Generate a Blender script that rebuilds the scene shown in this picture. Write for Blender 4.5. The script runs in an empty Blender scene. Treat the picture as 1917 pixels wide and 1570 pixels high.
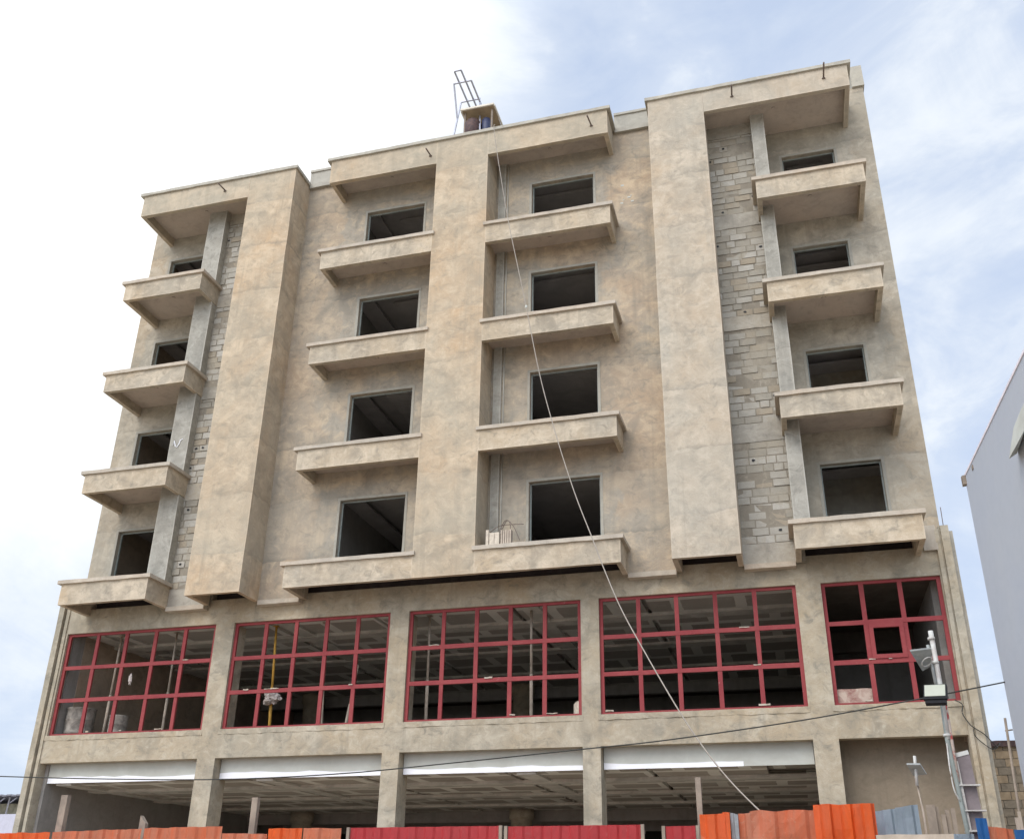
import bpy, bmesh, math, random
from mathutils import Vector, Matrix
random.seed(7)
C = bpy.context.scene.collection
SC = bpy.context.scene
# ------------------------------------------------------------------ camera
cam_d = bpy.data.cameras.new("camera"); cam = bpy.data.objects.new("camera", cam_d); C.objects.link(cam)
RR = [[0.9667632, 0.2555732, 0.0071631], [-0.0975039, 0.3944404, -0.9137339], [-0.2363513, 0.8826659, 0.4062499]]
cam.matrix_world = Matrix(((RR[0][0], -RR[1][0], -RR[2][0], 19.2323),
                           (RR[0][1], -RR[1][1], -RR[2][1], -21.6648),
                           (RR[0][2], -RR[1][2], -RR[2][2], 1.2456),
                           (0, 0, 0, 1)))
cam_d.sensor_fit = 'HORIZONTAL'; cam_d.sensor_width = 36.0; cam_d.lens = 36.0 * 1801.92 / 1917
cam_d.shift_x = -0.02124; cam_d.shift_y = 0.05183
cam_d.clip_start = 0.05; cam_d.clip_end = 2000
SC.camera = cam
# ------------------------------------------------------------------ sky, sun, exposure
SUN_EL, SUN_AZ = math.radians(42), math.radians(200)      # azimuth clockwise from +Y
W = bpy.data.worlds.new("World"); SC.world = W; W.use_nodes = True
nt = W.node_tree; N = nt.nodes; L = nt.links; N.clear()
def wn(t, **k):
    n = N.new(t)
    for a, b in k.items(): setattr(n, a, b)
    return n
wo = wn('ShaderNodeOutputWorld'); bg = wn('ShaderNodeBackground'); L.new(bg.outputs[0], wo.inputs[0])
sky = wn('ShaderNodeTexSky', sky_type='NISHITA', sun_disc=False, sun_elevation=SUN_EL, sun_rotation=SUN_AZ,
         air_density=1.0, dust_density=1.6, ozone_density=2.0)
tc = wn('ShaderNodeTexCoord')
def wmath(op, a, b=None, clamp=False):
    n = wn('ShaderNodeMath', operation=op, use_clamp=clamp)
    for i, v in enumerate((a, b)):
        if v is None: continue
        if isinstance(v, (int, float)): n.inputs[i].default_value = v
        else: L.new(v, n.inputs[i])
    return n.outputs[0]
def wnoise(scale, detail, rough, dist, off=(0, 0, 0), sc=(1, 1, 1)):
    m = wn('ShaderNodeMapping'); m.inputs['Location'].default_value = off; m.inputs['Scale'].default_value = sc
    L.new(tc.outputs['Generated'], m.inputs[0])
    n = wn('ShaderNodeTexNoise'); n.inputs['Scale'].default_value = scale; n.inputs['Detail'].default_value = detail
    n.inputs['Roughness'].default_value = rough; n.inputs['Distortion'].default_value = dist
    L.new(m.outputs[0], n.inputs[0]); return n.outputs[0]
def wdot(v):
    n = wn('ShaderNodeVectorMath', operation='DOT_PRODUCT'); L.new(tc.outputs['Generated'], n.inputs[0])
    n.inputs[1].default_value = v; return n.outputs['Value']
def wramp(src, stops):
    r = wn('ShaderNodeValToRGB'); e = r.color_ramp.elements
    e[0].position, e[0].color = stops[0][0], (*[stops[0][1]] * 3, 1)
    e[1].position, e[1].color = stops[-1][0], (*[stops[-1][1]] * 3, 1)
    for p, v in stops[1:-1]:
        q = e.new(p); q.color = (v, v, v, 1)
    L.new(src, r.inputs[0]); return r.outputs[0]
# cloud cover: thick and bright towards the west (left), broken to the right; brightest around the veiled sun
big = wnoise(2.3, 8, 0.58, 0.35, (1.3, 0.4, 2.2), (1, 1, 1.7))
fine = wnoise(6.5, 9, 0.62, 0.6, (4.1, 2.0, 0.3), (1, 1, 2.0))
west = wramp(wdot((-0.566, 0.517, 0.642)), [(0.90, 0.0), (0.955, 0.45), (0.985, 1.0)])
sund = wdot((math.sin(SUN_AZ) * math.cos(SUN_EL), math.cos(SUN_AZ) * math.cos(SUN_EL), math.sin(SUN_EL)))
cover = wmath('ADD', wmath('MULTIPLY', big, 0.62), wmath('MULTIPLY', fine, 0.42))
cover = wmath('ADD', cover, wmath('MULTIPLY', west, 0.30))
mask = wramp(cover, [(0.40, 0.0), (0.50, 0.22), (0.58, 0.62), (0.70, 1.0)])
skys = wn('ShaderNodeVectorMath', operation='SCALE'); L.new(sky.outputs[0], skys.inputs[0]); skys.inputs['Scale'].default_value = 1.0
pale = wn('ShaderNodeMix', data_type='RGBA'); pale.inputs[0].default_value = 0.80
L.new(skys.outputs[0], pale.inputs[6]); pale.inputs[7].default_value = (5.4, 6.35, 8.1, 1)   # thin high veil
mx = wn('ShaderNodeMix', data_type='RGBA'); L.new(mask, mx.inputs[0]); L.new(pale.outputs[2], mx.inputs[6])
mx.inputs[7].default_value = (8.0, 8.35, 8.6, 1)
m3 = wn('ShaderNodeMix', data_type='RGBA'); L.new(west, m3.inputs[0]); L.new(mx.outputs[2], m3.inputs[6]); m3.inputs[7].default_value = (10.5, 10.6, 10.5, 1)
gl = wn('ShaderNodeVectorMath', operation='SCALE'); L.new(m3.outputs[2], gl.inputs[0])
L.new(wmath('ADD', 1.0, wmath('MULTIPLY', wramp(sund, [(0.10, 0.0), (0.60, 0.45), (1.0, 1.0)]), 1.6)), gl.inputs['Scale'])
L.new(gl.outputs[0], bg.inputs[0]); bg.inputs[1].default_value = 0.085
sd = bpy.data.lights.new("sun", 'SUN'); sun = bpy.data.objects.new("sun", sd); C.objects.link(sun)
sd.energy = 1.1; sd.angle = math.radians(35); sd.color = (1.0, 0.92, 0.80)
sdir = Vector((math.sin(SUN_AZ) * math.cos(SUN_EL), math.cos(SUN_AZ) * math.cos(SUN_EL), math.sin(SUN_EL)))
sun.rotation_euler = sdir.to_track_quat('Z', 'Y').to_euler(); sun.location = (10, -30, 60)
SC.view_settings.view_transform = 'Standard'; SC.view_settings.look = 'None'
SC.view_settings.exposure = 0.56; SC.view_settings.gamma = 1.0
try: SC.view_settings.use_curve_mapping = False
except Exception: pass

# ------------------------------------------------------------------ materials
class M_:
    def __init__(s, name, rough=0.9, spec=0.2, metal=0.0):
        s.m = bpy.data.materials.new(name); s.m.use_nodes = True
        s.t = s.m.node_tree; s.t.nodes.clear()
        s.o = s.n('ShaderNodeOutputMaterial'); s.b = s.n('ShaderNodeBsdfPrincipled')
        s.t.links.new(s.b.outputs[0], s.o.inputs[0])
        s.b.inputs['Roughness'].default_value = rough; s.b.inputs['Specular IOR Level'].default_value = spec
        s.b.inputs['Metallic'].default_value = metal
        s.pos = s.n('ShaderNodeNewGeometry').outputs['Position']
    def n(s, t, **k):
        n = s.t.nodes.new(t)
        for a, b in k.items(): setattr(n, a, b)
        return n
    def l(s, a, b):
        if isinstance(a, (int, float)): b.default_value = a
        elif isinstance(a, tuple): b.default_value = a if len(a) == 4 else (*a, 1) if b.type == 'RGBA' else a
        else: s.t.links.new(a, b)
    def map(s, sc=(1, 1, 1), off=(0, 0, 0), src=None):
        m = s.n('ShaderNodeMapping'); s.l(src or s.pos, m.inputs[0]); m.inputs['Scale'].default_value = sc
        m.inputs['Location'].default_value = off; return m.outputs[0]
    def noise(s, scale, detail=6, rough=0.6, dist=0.0, vec=None):
        n = s.n('ShaderNodeTexNoise'); s.l(vec or s.pos, n.inputs[0]); n.inputs['Scale'].default_value = scale
        n.inputs['Detail'].default_value = detail; n.inputs['Roughness'].default_value = rough
        n.inputs['Distortion'].default_value = dist; return n.outputs[0]
    def math(s, op, a, b=0.0, c=None, clamp=False):
        n = s.n('ShaderNodeMath', operation=op, use_clamp=clamp)
        s.l(a, n.inputs[0]); s.l(b, n.inputs[1])
        if c is not None: s.l(c, n.inputs[2])
        return n.outputs[0]
    def rng(s, v, a, b, c=0.0, d=1.0):
        n = s.n('ShaderNodeMapRange'); s.l(v, n.inputs[0]); n.inputs[1].default_value = a; n.inputs[2].default_value = b
        n.inputs[3].default_value = c; n.inputs[4].default_value = d; return n.outputs[0]
    def mix(s, f, a, b, mode='MIX'):
        n = s.n('ShaderNodeMix', data_type='RGBA', blend_type=mode)
        s.l(f, n.inputs[0]); s.l(a, n.inputs[6]); s.l(b, n.inputs[7]); return n.outputs[2]
    def sep(s):
        n = s.n('ShaderNodeSeparateXYZ'); s.l(s.pos, n.inputs[0]); return n.outputs
    def bump(s, h, strength=0.4, dist=0.02):
        b = s.n('ShaderNodeBump'); b.inputs['Strength'].default_value = strength; b.inputs['Distance'].default_value = dist
        s.l(h, b.inputs['Height']); s.l(b.outputs[0], s.b.inputs['Normal'])
    def col(s, c): s.l(c, s.b.inputs['Base Color']); return s.m

def plaster(name, tan, light, grey, greyness=0.5, lifts=True, off=0.0, spots=True, contrast=1.0, bays=None, arris=0.0):
    """hand trowelled cement render: broad warm / grey fields, cloudy mottling, day-joint lines, patched plugs"""
    s = M_(name, 0.92, 0.15)
    o = (off, off * .7, off * 1.3)
    broad = s.noise(0.42, 5, 0.62, 0.5, s.map((1, 1, 0.8), o))
    mott = s.noise(1.25, 10, 0.68, 0.6, s.map((1, 1, 1.15), o))
    swirl = s.noise(3.1, 9, 0.74, 0.7, s.map((1, 1, 1.3), o))
    fine = s.noise(26, 5, 0.7, 0.2)
    f1 = s.rng(broad, 0.5 - 0.16 - greyness * .12 + .06, 0.5 + 0.16 - greyness * .12 + .06)
    g1 = s.math('SUBTRACT', 1.0, f1, clamp=True)
    if bays:                                      # the bays round the windows were rendered later with a greyer mix
        X0 = s.math('ADD', s.sep()[0], s.math('MULTIPLY', s.math('SUBTRACT', s.noise(.9, 6, .6, .6), 0.5), 1.7))
        for a, b in bays: g1 = s.math('MAXIMUM', g1, s.math('MULTIPLY', s.rng(X0, a - .12, a + .12), s.rng(X0, b - .12, b + .12, 1, 0)))
    c = s.mix(g1, tan, grey)
    vast = s.noise(0.21, 4, 0.55, 0.8, s.map((1, 1, 1.1), (off + 9, off, 3)))
    c = s.mix(s.math('MULTIPLY', s.rng(vast, 0.50, 0.62), 0.65), c, tuple(v * .93 for v in grey))
    c = s.mix(s.math('MULTIPLY', s.rng(vast, 0.46, 0.36), 0.45), c, tuple(v * .96 for v in tan))
    c = s.mix(s.math('MULTIPLY', s.rng(mott, 0.47, 0.66), 0.70 * contrast), c, light)
    dark = tuple(v * 0.62 for v in grey)
    c = s.mix(s.math('MULTIPLY', s.rng(swirl, 0.485, 0.33), 0.70 * contrast), c, dark)
    blot = s.noise(0.8, 5, 0.55, 1.0, s.map((1, 1, .9), (off + 4, off, 7)))
    c = s.mix(s.math('MULTIPLY', s.rng(blot, 0.46, 0.30), 0.50 * contrast), c, dark)
    c = s.mix(s.math('MULTIPLY', s.rng(swirl, 0.53, 0.66), 0.60 * contrast), c, light)
    streak = s.noise(1.0, 6, 0.65, 0.3, s.map((3.2, 3.2, 0.22), o))
    c = s.mix(s.math('MULTIPLY', s.rng(streak, 0.53, 0.70), 0.46), c, dark)
    c = s.mix(s.math('MULTIPLY', s.rng(fine, 0.3, 0.7), 0.30), c, tuple(v * 0.72 for v in tan))
    h = s.math('ADD', s.math('MULTIPLY', swirl, 1.1), s.math('MULTIPLY', fine, 0.22))
    if lifts:
        X, Y, Z = s.sep()
        wob = s.noise(0.55, 4, 0.6, 0.6, s.map((1, 1, .2), o))
        zz = s.math('ADD', s.math('DIVIDE', Z, 1.62), s.math('MULTIPLY', wob, 0.42))
        fr = s.math('FRACT', zz)
        lift = s.n('ShaderNodeTexWhiteNoise', noise_dimensions='1D'); s.l(s.math('FLOOR', zz), lift.inputs['W'])
        c = s.mix(s.math('MULTIPLY', s.math('SUBTRACT', lift.outputs[0], 0.45, clamp=True), 0.7), c, grey)
        brk = s.noise(0.9, 6, .65)
        line = s.math('MULTIPLY', s.rng(fr, 0.0, 0.055, 1.0, 0.0), s.rng(brk, 0.46, 0.66))
        c = s.mix(s.math('MULTIPLY', s.math('MULTIPLY', s.rng(fr, 0.0, 0.22, 1.0, 0.0), s.rng(s.noise(2.2, 8, .7, .6), .42, .60)), .38), c, dark)
        c = s.mix(s.math('MULTIPLY', line, 0.65), c, dark)
        h = s.math('SUBTRACT', h, s.math('MULTIPLY', line, 0.5))
    if spots:
        v = s.n('ShaderNodeTexVoronoi', feature='F1'); s.l(s.map((.55, .55, .55), (off, 2.1, .4)), v.inputs['Vector'])
        v.inputs['Scale'].default_value = 1.0
        d = s.math('ADD', v.outputs['Distance'], s.math('MULTIPLY', swirl, 0.05))
        c = s.mix(s.math('MULTIPLY', s.rng(d, 0.125, 0.075), 0.45), c, dark)
    if arris:                                      # corners are finished with a paler, finer trowelled strip
        bv = s.n('ShaderNodeBevel', samples=4); bv.inputs['Radius'].default_value = 0.06
        dp = s.n('ShaderNodeVectorMath', operation='DOT_PRODUCT'); gn = s.n('ShaderNodeNewGeometry')
        s.l(bv.outputs[0], dp.inputs[0]); s.l(gn.outputs['True Normal'], dp.inputs[1])
        c = s.mix(s.math('MULTIPLY', s.rng(dp.outputs['Value'], 0.995, 0.90), arris), c, tuple(min(.8, v * 1.22) for v in light))
    s.bump(h, 0.42, 0.03)
    return s.col(c)

WARM = ((.475, .34, .215), (.60, .49, .355), (.39, .35, .275))
GREYP = ((.40, .335, .25), (.50, .465, .395), (.345, .335, .295))
m_warm = plaster("warm_cement_render", *WARM, greyness=0.35, arris=.22)
m_warmr = plaster('pale_cement_render', (.46, .36, .255), (.58, .50, .395), (.385, .355, .295), greyness=0.55, off=21.0, arris=.22)
m_warm2 = plaster("warm_cement_render_band", (.455, .355, .24), (.57, .485, .37), (.38, .34, .275), greyness=0.35, lifts=False, off=5.1, spots=False, arris=.3, contrast=1.3)
m_main = plaster("main_wall_render", (.455, .31, .19), (.55, .44, .31), (.33, .305, .255), greyness=0.1, contrast=1.2, off=3.1, bays=((7.3, 10.9), (12.0, 15.65)))
m_wingp = plaster("wing_wall_render", (.44, .34, .23), (.52, .46, .37), (.34, .315, .26), greyness=0.3, contrast=1.2, off=6.1, bays=((.45, 3.3), (19.5, 22.3)))
m_side = plaster("brown_cement_render", (.42, .31, .215), (.48, .385, .29), (.35, .295, .235), greyness=0.35, off=9.3)
m_grey = plaster("grey_cement_render", *GREYP, greyness=0.6, off=2.7)
m_low = plaster("lower_cement_render", (.41, .33, .225), (.48, .43, .34), (.325, .305, .25), contrast=1.2, greyness=0.55, off=7.7, lifts=False)
m_coping = plaster("coping_mortar", (.47, .385, .295), (.56, .50, .41), (.42, .38, .32), greyness=0.5, lifts=False, off=3.3, spots=False, contrast=.7)
m_coltop = plaster("roof_coping_mortar", (.42, .385, .315), (.52, .49, .42), (.38, .36, .315), greyness=0.6, lifts=False, off=3.9, spots=False, contrast=.7)
m_conc = plaster("bare_concrete", (.36, .335, .285), (.45, .43, .375), (.315, .30, .26), greyness=0.6, arris=.6, contrast=1.2, lifts=False, off=11.3, spots=False)
m_soffit = plaster("soffit_render", (.50, .41, .335), (.55, .47, .39), (.44, .385, .33), greyness=0.4, lifts=False, off=1.3, spots=False, contrast=.6)
m_inner = plaster("interior_render", (.30, .28, .26), (.36, .34, .31), (.27, .26, .24), greyness=0.5, lifts=False, off=6.3, spots=False, contrast=.6)
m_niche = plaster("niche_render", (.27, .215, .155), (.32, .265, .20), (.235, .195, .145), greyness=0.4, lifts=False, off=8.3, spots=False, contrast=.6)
m_surr = plaster("window_reveal_mortar", (.37, .34, .28), (.44, .42, .36), (.34, .325, .28), greyness=0.6, lifts=False, off=4.6, spots=False, contrast=.6)

def simple(name, c, rough=0.6, spec=0.3, metal=0.0, var=0.25, sc=6.0, c2=None, thr=(0.4, 0.65), bump=0.0):
    s = M_(name, rough, spec, metal)
    a = s.noise(sc, 7, 0.65, 0.6)
    col = s.mix(s.rng(a, *thr), c, c2 or tuple(v * (1 - var) for v in c))
    g = s.noise(sc * 9, 4, 0.7)
    col = s.mix(s.math('MULTIPLY', s.rng(g, .4, .7), 0.25), col, tuple(v * (1 - var) for v in c))
    if bump: s.bump(a, bump, 0.02)
    return s.col(col)
def redframe():
    s = M_("red_oxide_paint", 0.62, 0.25)
    a = s.noise(1.3, 6, 0.6); g = s.noise(9, 8, 0.7, 1.0); d = s.noise(4.2, 9, 0.75, 2.0, s.map((1, 1, 2.5)))
    c = s.mix(s.rng(a, .35, .65), (.215, .030, .034), (.265, .048, .048))
    c = s.mix(s.math('MULTIPLY', s.rng(g, .52, .75), .30), c, (.34, .12, .105))
    c = s.mix(s.math('MULTIPLY', s.rng(d, .67, .70), .8), c, (.60, .52, .45))
    s.bump(g, .15, .01)
    return s.col(c)
m_red = redframe()
def sheetmat(name, base, worn, pale, amount=0.5):
    s = M_(name, 0.55, 0.35)
    st = s.noise(1.6, 8, .65, .8, s.map((2.5, 2.5, .35))); g = s.noise(3.2, 10, .72, 2.2); f = s.noise(14, 6, .7, .5, s.map((1, 1, .5)))
    c = s.mix(s.math('MULTIPLY', s.rng(st, .5 - amount * .22, .72 - amount * .12), .9), base, worn)
    c = s.mix(s.math('MULTIPLY', s.rng(g, .60, .68), .55 * amount + .2), c, pale)
    c = s.mix(s.math('MULTIPLY', s.rng(f, .45, .7), .3), c, tuple(v * .6 for v in base))
    s.bump(s.math('ADD', g, s.math('MULTIPLY', st, .5)), .25, .02)
    return s.col(c)
m_or = sheetmat("orange_sheet_paint", (.86, .150, .024), (.70, .155, .055), (.74, .38, .24), .65)
m_orf = sheetmat("faded_orange_sheet_paint", (.74, .185, .075), (.56, .24, .15), (.66, .42, .30), .9)
m_gate = sheetmat("crimson_gate_paint", (.56, .055, .062), (.48, .065, .068), (.55, .18, .16), .55)
m_blsheet = sheetmat("grey_blue_sheet_paint", (.36, .43, .50), (.30, .35, .39), (.50, .54, .55), .5)
m_blue = sheetmat("blue_sheet_paint", (.025, .15, .42), (.03, .12, .30), (.08, .25, .5), .2)
m_galv = simple("galvanised_edge", (.46, .48, .50), .5, .4, .2, .3)
m_wood = simple("weathered_timber", (.30, .245, .195), .9, .1, 0, .4, 3, (.20, .165, .135), bump=.3)
m_woodp = simple("pale_timber", (.50, .42, .34), .9, .1, 0, .3, 4, bump=.3)
m_yel = simple("yellow_prop_paint", (.62, .36, .07), .6, .3, 0, .35, 5)
m_prop = simple("pale_prop_timber", (.42, .36, .29), .8, .2, 0, .35, 5)
m_steel = simple("grey_steel_tube", (.46, .47, .54), .5, .4, .3, .3)
m_dark = simple("dark_rust_metal", (.055, .035, .035), .6, .3, .2, .5, 12, (.11, .06, .05))
m_blk = simple("shade_black", (.018, .018, .02), .6, .3)  # flat black in place of shade in holes and deep openings
m_barrel = simple("navy_plastic", (.04, .05, .11), .5, .4)
m_ply = simple("raw_plywood", (.36, .27, .17), .8, .2, 0, .25, 3)
m_plye = simple("plywood_edge", (.66, .60, .50), .8, .2, 0, .2, 3)
m_white = simple("white_board", (.50, .51, .465), .8, .2, 0, .12, 1.2, (.43, .43, .385))
m_whitep = simple("fresh_white_paint", (.84, .85, .88), .6, .3, 0, .08, 2.0)
m_drum = simple("cement_stained_drum", (.33, .30, .26), .85, .2, 0, .4, 5, (.14, .125, .11), bump=.3)
m_cloth = simple("dirty_white_cloth", (.50, .45, .42), .95, .1, 0, .45, 12, (.25, .21, .19))
m_rope = simple("nylon_rope", (.33, .29, .245), .8, .2, 0, .2, 14)
m_cable = simple("overhead_cable_sheath", (.05, .05, .045), .7, .2)
m_nb = simple("pale_blue_grey_wall_paint", (.40, .425, .475), .85, .2, 0, .14, .7, (.42, .44, .47), (.35, .7))
m_nbr = simple("pinkish_roof_edge", (.80, .74, .78), .8, .2, 0, .2)
m_pvc = simple("pale_pvc_pipe", (.56, .56, .53), .5, .4, 0, .25, 6, (.40, .36, .33))
m_pvcg = simple("grey_green_conduit", (.26, .29, .27), .5, .4, 0, .25, 6)
m_lampb = simple("lamp_housing_grey", (.36, .38, .37), .4, .5, .2, .3, 8)
m_lampd = simple("lamp_housing_black", (.015, .015, .017), .7, .2)
m_lens = simple("floodlight_lens", (.34, .36, .29), .35, .5, 0, .08, 9)
m_box = simple("mauve_grey_trunking", (.22, .185, .19), .7, .3, 0, .25, 8)
m_crate = simple("cream_hollow_bricks", (.62, .54, .44), .8, .2, 0, .3, 14)
m_rebar = simple("rusty_rebar", (.16, .12, .10), .7, .3)
m_joint = simple("chalk_white", (.85, .85, .88), .9, .1, 0, .05)
m_redpaint = simple("worn_red_paint", (.38, .07, .06), .6, .3, 0, .5, 6, (.50, .42, .36), (.45, .5))
m_earth = simple("dusty_earth", (.50, .43, .34), .95, .1, 0, .3, .8)
m_roofiron = simple("grey_roof_sheet", (.20, .20, .23), .7, .3)
m_lav = simple("lavender_wall_paint", (.48, .48, .56), .8, .2, 0, .1)
m_cream = simple("cream_wall_paint", (.52, .48, .34), .8, .2, 0, .4, 3)
m_mudbrick = [simple("brown_block_%s" % n, c, .95, .1, 0, .3, 6, bump=.4) for n, c in
              (("a", (.30, .235, .165)), ("b", (.36, .27, .175)), ("c", (.25, .205, .15)))]
def blockmat(name, c):
    s = M_(name, .95, .1)
    a = s.noise(5, 7, .65, .6); f = s.noise(30, 5, .7); sm = s.noise(1.1, 8, .7, .9); sm2 = s.noise(4.5, 8, .7, 1.2)
    k = s.mix(s.math('MULTIPLY', s.rng(a, .4, .65), .6), c, tuple(v * .78 for v in c))
    k = s.mix(s.math('MULTIPLY', s.rng(sm, .50, .60), .85), k, (.33, .295, .235))       # mortar dragged over the face
    k = s.mix(s.math('MULTIPLY', s.rng(sm2, .56, .66), .6), k, (.37, .325, .26))
    k = s.mix(s.math('MULTIPLY', s.rng(f, .4, .7), .25), k, (.25, .22, .18))
    s.bump(s.math('ADD', a, s.math('MULTIPLY', f, .4)), .6, .02)
    return s.col(k)
m_block = [blockmat("cement_block_%s" % n, c) for n, c in
           (("pale", (.385, .36, .31)), ("mid", (.325, .30, .25)), ("tan", (.335, .285, .215)), ("light", (.43, .405, .355)))]
m_mortar = blockmat("block_mortar", (.25, .22, .175))
m_beam = plaster('tie_beam_concrete', (.39, .34, .265), (.46, .43, .37), (.34, .32, .28), greyness=.5, lifts=False, off=14.1, spots=False)
def ceilmat(name, board, joint, bw=1.45, rh=1.15, off=(0, 0, 0)):
    s = M_(name, .9, .1)
    w = s.noise(1.5, 4, .6)
    vec = s.n('ShaderNodeVectorMath', operation='ADD'); s.l(s.map((1, 1, 1), off), vec.inputs[0])
    wv = s.n('ShaderNodeCombineXYZ'); s.l(s.math('MULTIPLY', w, .10), wv.inputs[0]); s.l(s.math('MULTIPLY', w, .08), wv.inputs[1])
    s.l(wv.outputs[0], vec.inputs[1])
    b = s.n('ShaderNodeTexBrick', offset=0.5, offset_frequency=2); s.l(vec.outputs[0], b.inputs[0])
    b.inputs['Scale'].default_value = 1.0; b.inputs['Mortar Size'].default_value = .14; b.inputs['Mortar Smooth'].default_value = .08
    b.inputs['Brick Width'].default_value = bw; b.inputs['Row Height'].default_value = rh; b.inputs['Bias'].default_value = -.3
    b.inputs['Color1'].default_value = (*board, 1); b.inputs['Color2'].default_value = (*[v * .75 for v in board], 1)
    b.inputs['Mortar'].default_value = (*joint, 1)
    sp = s.n('ShaderNodeTexBrick', offset=0.0); s.l(s.map((1, 1, 1), (off[0] + .12, off[1] + .31, 0)), sp.inputs[0])
    sp.inputs['Scale'].default_value = 1.0; sp.inputs['Mortar Size'].default_value = .012
    sp.inputs['Brick Width'].default_value = .31; sp.inputs['Row Height'].default_value = .62
    n = s.noise(5, 6, .7, 1)
    c = s.mix(s.math('MULTIPLY', s.rng(n, .55, .72), .45), b.outputs[0], joint)
    c = s.mix(s.math('MULTIPLY', s.rng(s.noise(.7, 5, .6), .35, .65), .4), c, tuple(v * .6 for v in joint))
    return s.col(c)
m_ceil = ceilmat("gypsum_board_ceiling", (.37, .33, .285), (.70, .68, .62))
m_ceil2 = ceilmat("gypsum_board_ceiling_upper", (.35, .32, .285), (.68, .66, .61), 1.55, 1.2, (.3, .2, 0))
m_ctrim = simple("jointed_ceiling_border", (.58, .56, .51), .9, .1, 0, .3, 2)
m_trayc = simple("tray_ceiling_board", (.50, .47, .45), .9, .1, 0, .2, 1.5)
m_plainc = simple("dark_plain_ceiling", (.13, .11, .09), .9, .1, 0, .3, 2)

m_voidshade = simple("painted_void_shade", (.085, .07, .07), .9, .1, 0, .4, 2)  # near-black stands in for the shade under the lowest slabs
# ------------------------------------------------------------------ mesh helpers
def box(bm, x0, x1, y0, y1, z0, z1, seg=0, j=0.0, mi=0):
    """box; with seg it is cut along its longest side and its corners wander by j metres"""
    d = (x1 - x0, y1 - y0, z1 - z0); ax = d.index(max(d)); n = max(1, int(d[ax] / seg)) if seg else 1
    lo, hi = [x0, y0, z0], [x1, y1, z1]; rings = []
    o = [a for a in range(3) if a != ax]
    for i in range(n + 1):
        ring = []
        for s, t in ((0, 0), (1, 0), (1, 1), (0, 1)):
            p = [0, 0, 0]; p[ax] = lo[ax] + d[ax] * i / n
            p[o[0]] = (lo, hi)[s][o[0]] + random.uniform(-j, j); p[o[1]] = (lo, hi)[t][o[1]] + random.uniform(-j, j)
            ring.append(bm.verts.new(p))
        rings.append(ring)
    fs = [bm.faces.new(rings[0]), bm.faces.new(rings[-1])]
    for a, b in zip(rings, rings[1:]):
        for k in range(4): fs.append(bm.faces.new((a[k], a[(k + 1) % 4], b[(k + 1) % 4], b[k])))
    for f in fs: f.material_index = mi
    return fs
def tube(bm, pts, r, n=8, r2=None, mi=0):
    pts = [Vector(p) for p in pts]; rings = []
    for i, p in enumerate(pts):
        d = (pts[min(i + 1, len(pts) - 1)] - pts[max(i - 1, 0)]).normalized()
        u = d.cross(Vector((0, 0, 1)));
        if u.length < .05: u = d.cross(Vector((0, 1, 0)))
        u.normalize(); v = d.cross(u); rr = r if r2 is None else r + (r2 - r) * i / max(1, len(pts) - 1)
        rings.append([bm.verts.new(p + (u * math.cos(a) + v * math.sin(a)) * rr) for a in (2 * math.pi * k / n for k in range(n))])
    for a, b in zip(rings, rings[1:]):
        for k in range(n):
            f = bm.faces.new((a[k], a[(k + 1) % n], b[(k + 1) % n], b[k])); f.smooth = True; f.material_index = mi
    bm.faces.new(rings[0]); bm.faces.new(rings[-1])
def bar(bm, a, b, w, h=None, mi=0):
    """square bar between two points"""
    a, b = Vector(a), Vector(b); d = (b - a).normalized(); h = h or w
    u = d.cross(Vector((0, 0, 1)));
    if u.length < .05: u = Vector((1, 0, 0))
    u.normalize(); v = d.cross(u).normalized()
    r = [[bm.verts.new(p + u * (s * w / 2) + v * (t * h / 2)) for s, t in ((-1, -1), (1, -1), (1, 1), (-1, 1))] for p in (a, b)]
    fs = [bm.faces.new(r[0]), bm.faces.new(r[1])] + [bm.faces.new((r[0][k], r[0][(k + 1) % 4], r[1][(k + 1) % 4], r[1][k])) for k in range(4)]
    for f in fs: f.material_index = mi
def lathe(bm, cx, cy, prof, n=20, mi=0):
    rings = [[bm.verts.new((cx + r * math.cos(2 * math.pi * k / n), cy + r * math.sin(2 * math.pi * k / n), z)) for k in range(n)] for r, z in prof]
    for a, b in zip(rings, rings[1:]):
        for k in range(n):
            f = bm.faces.new((a[k], a[(k + 1) % n], b[(k + 1) % n], b[k])); f.smooth = True; f.material_index = mi
    bm.faces.new(rings[0]); bm.faces.new(rings[-1])
def soften(bm, w=.012):
    es = [e for e in bm.edges if len(e.link_faces) == 2 and e.calc_face_angle(0) > .8]
    bmesh.ops.bevel(bm, geom=es, offset=w, segments=1, affect='EDGES')
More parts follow.
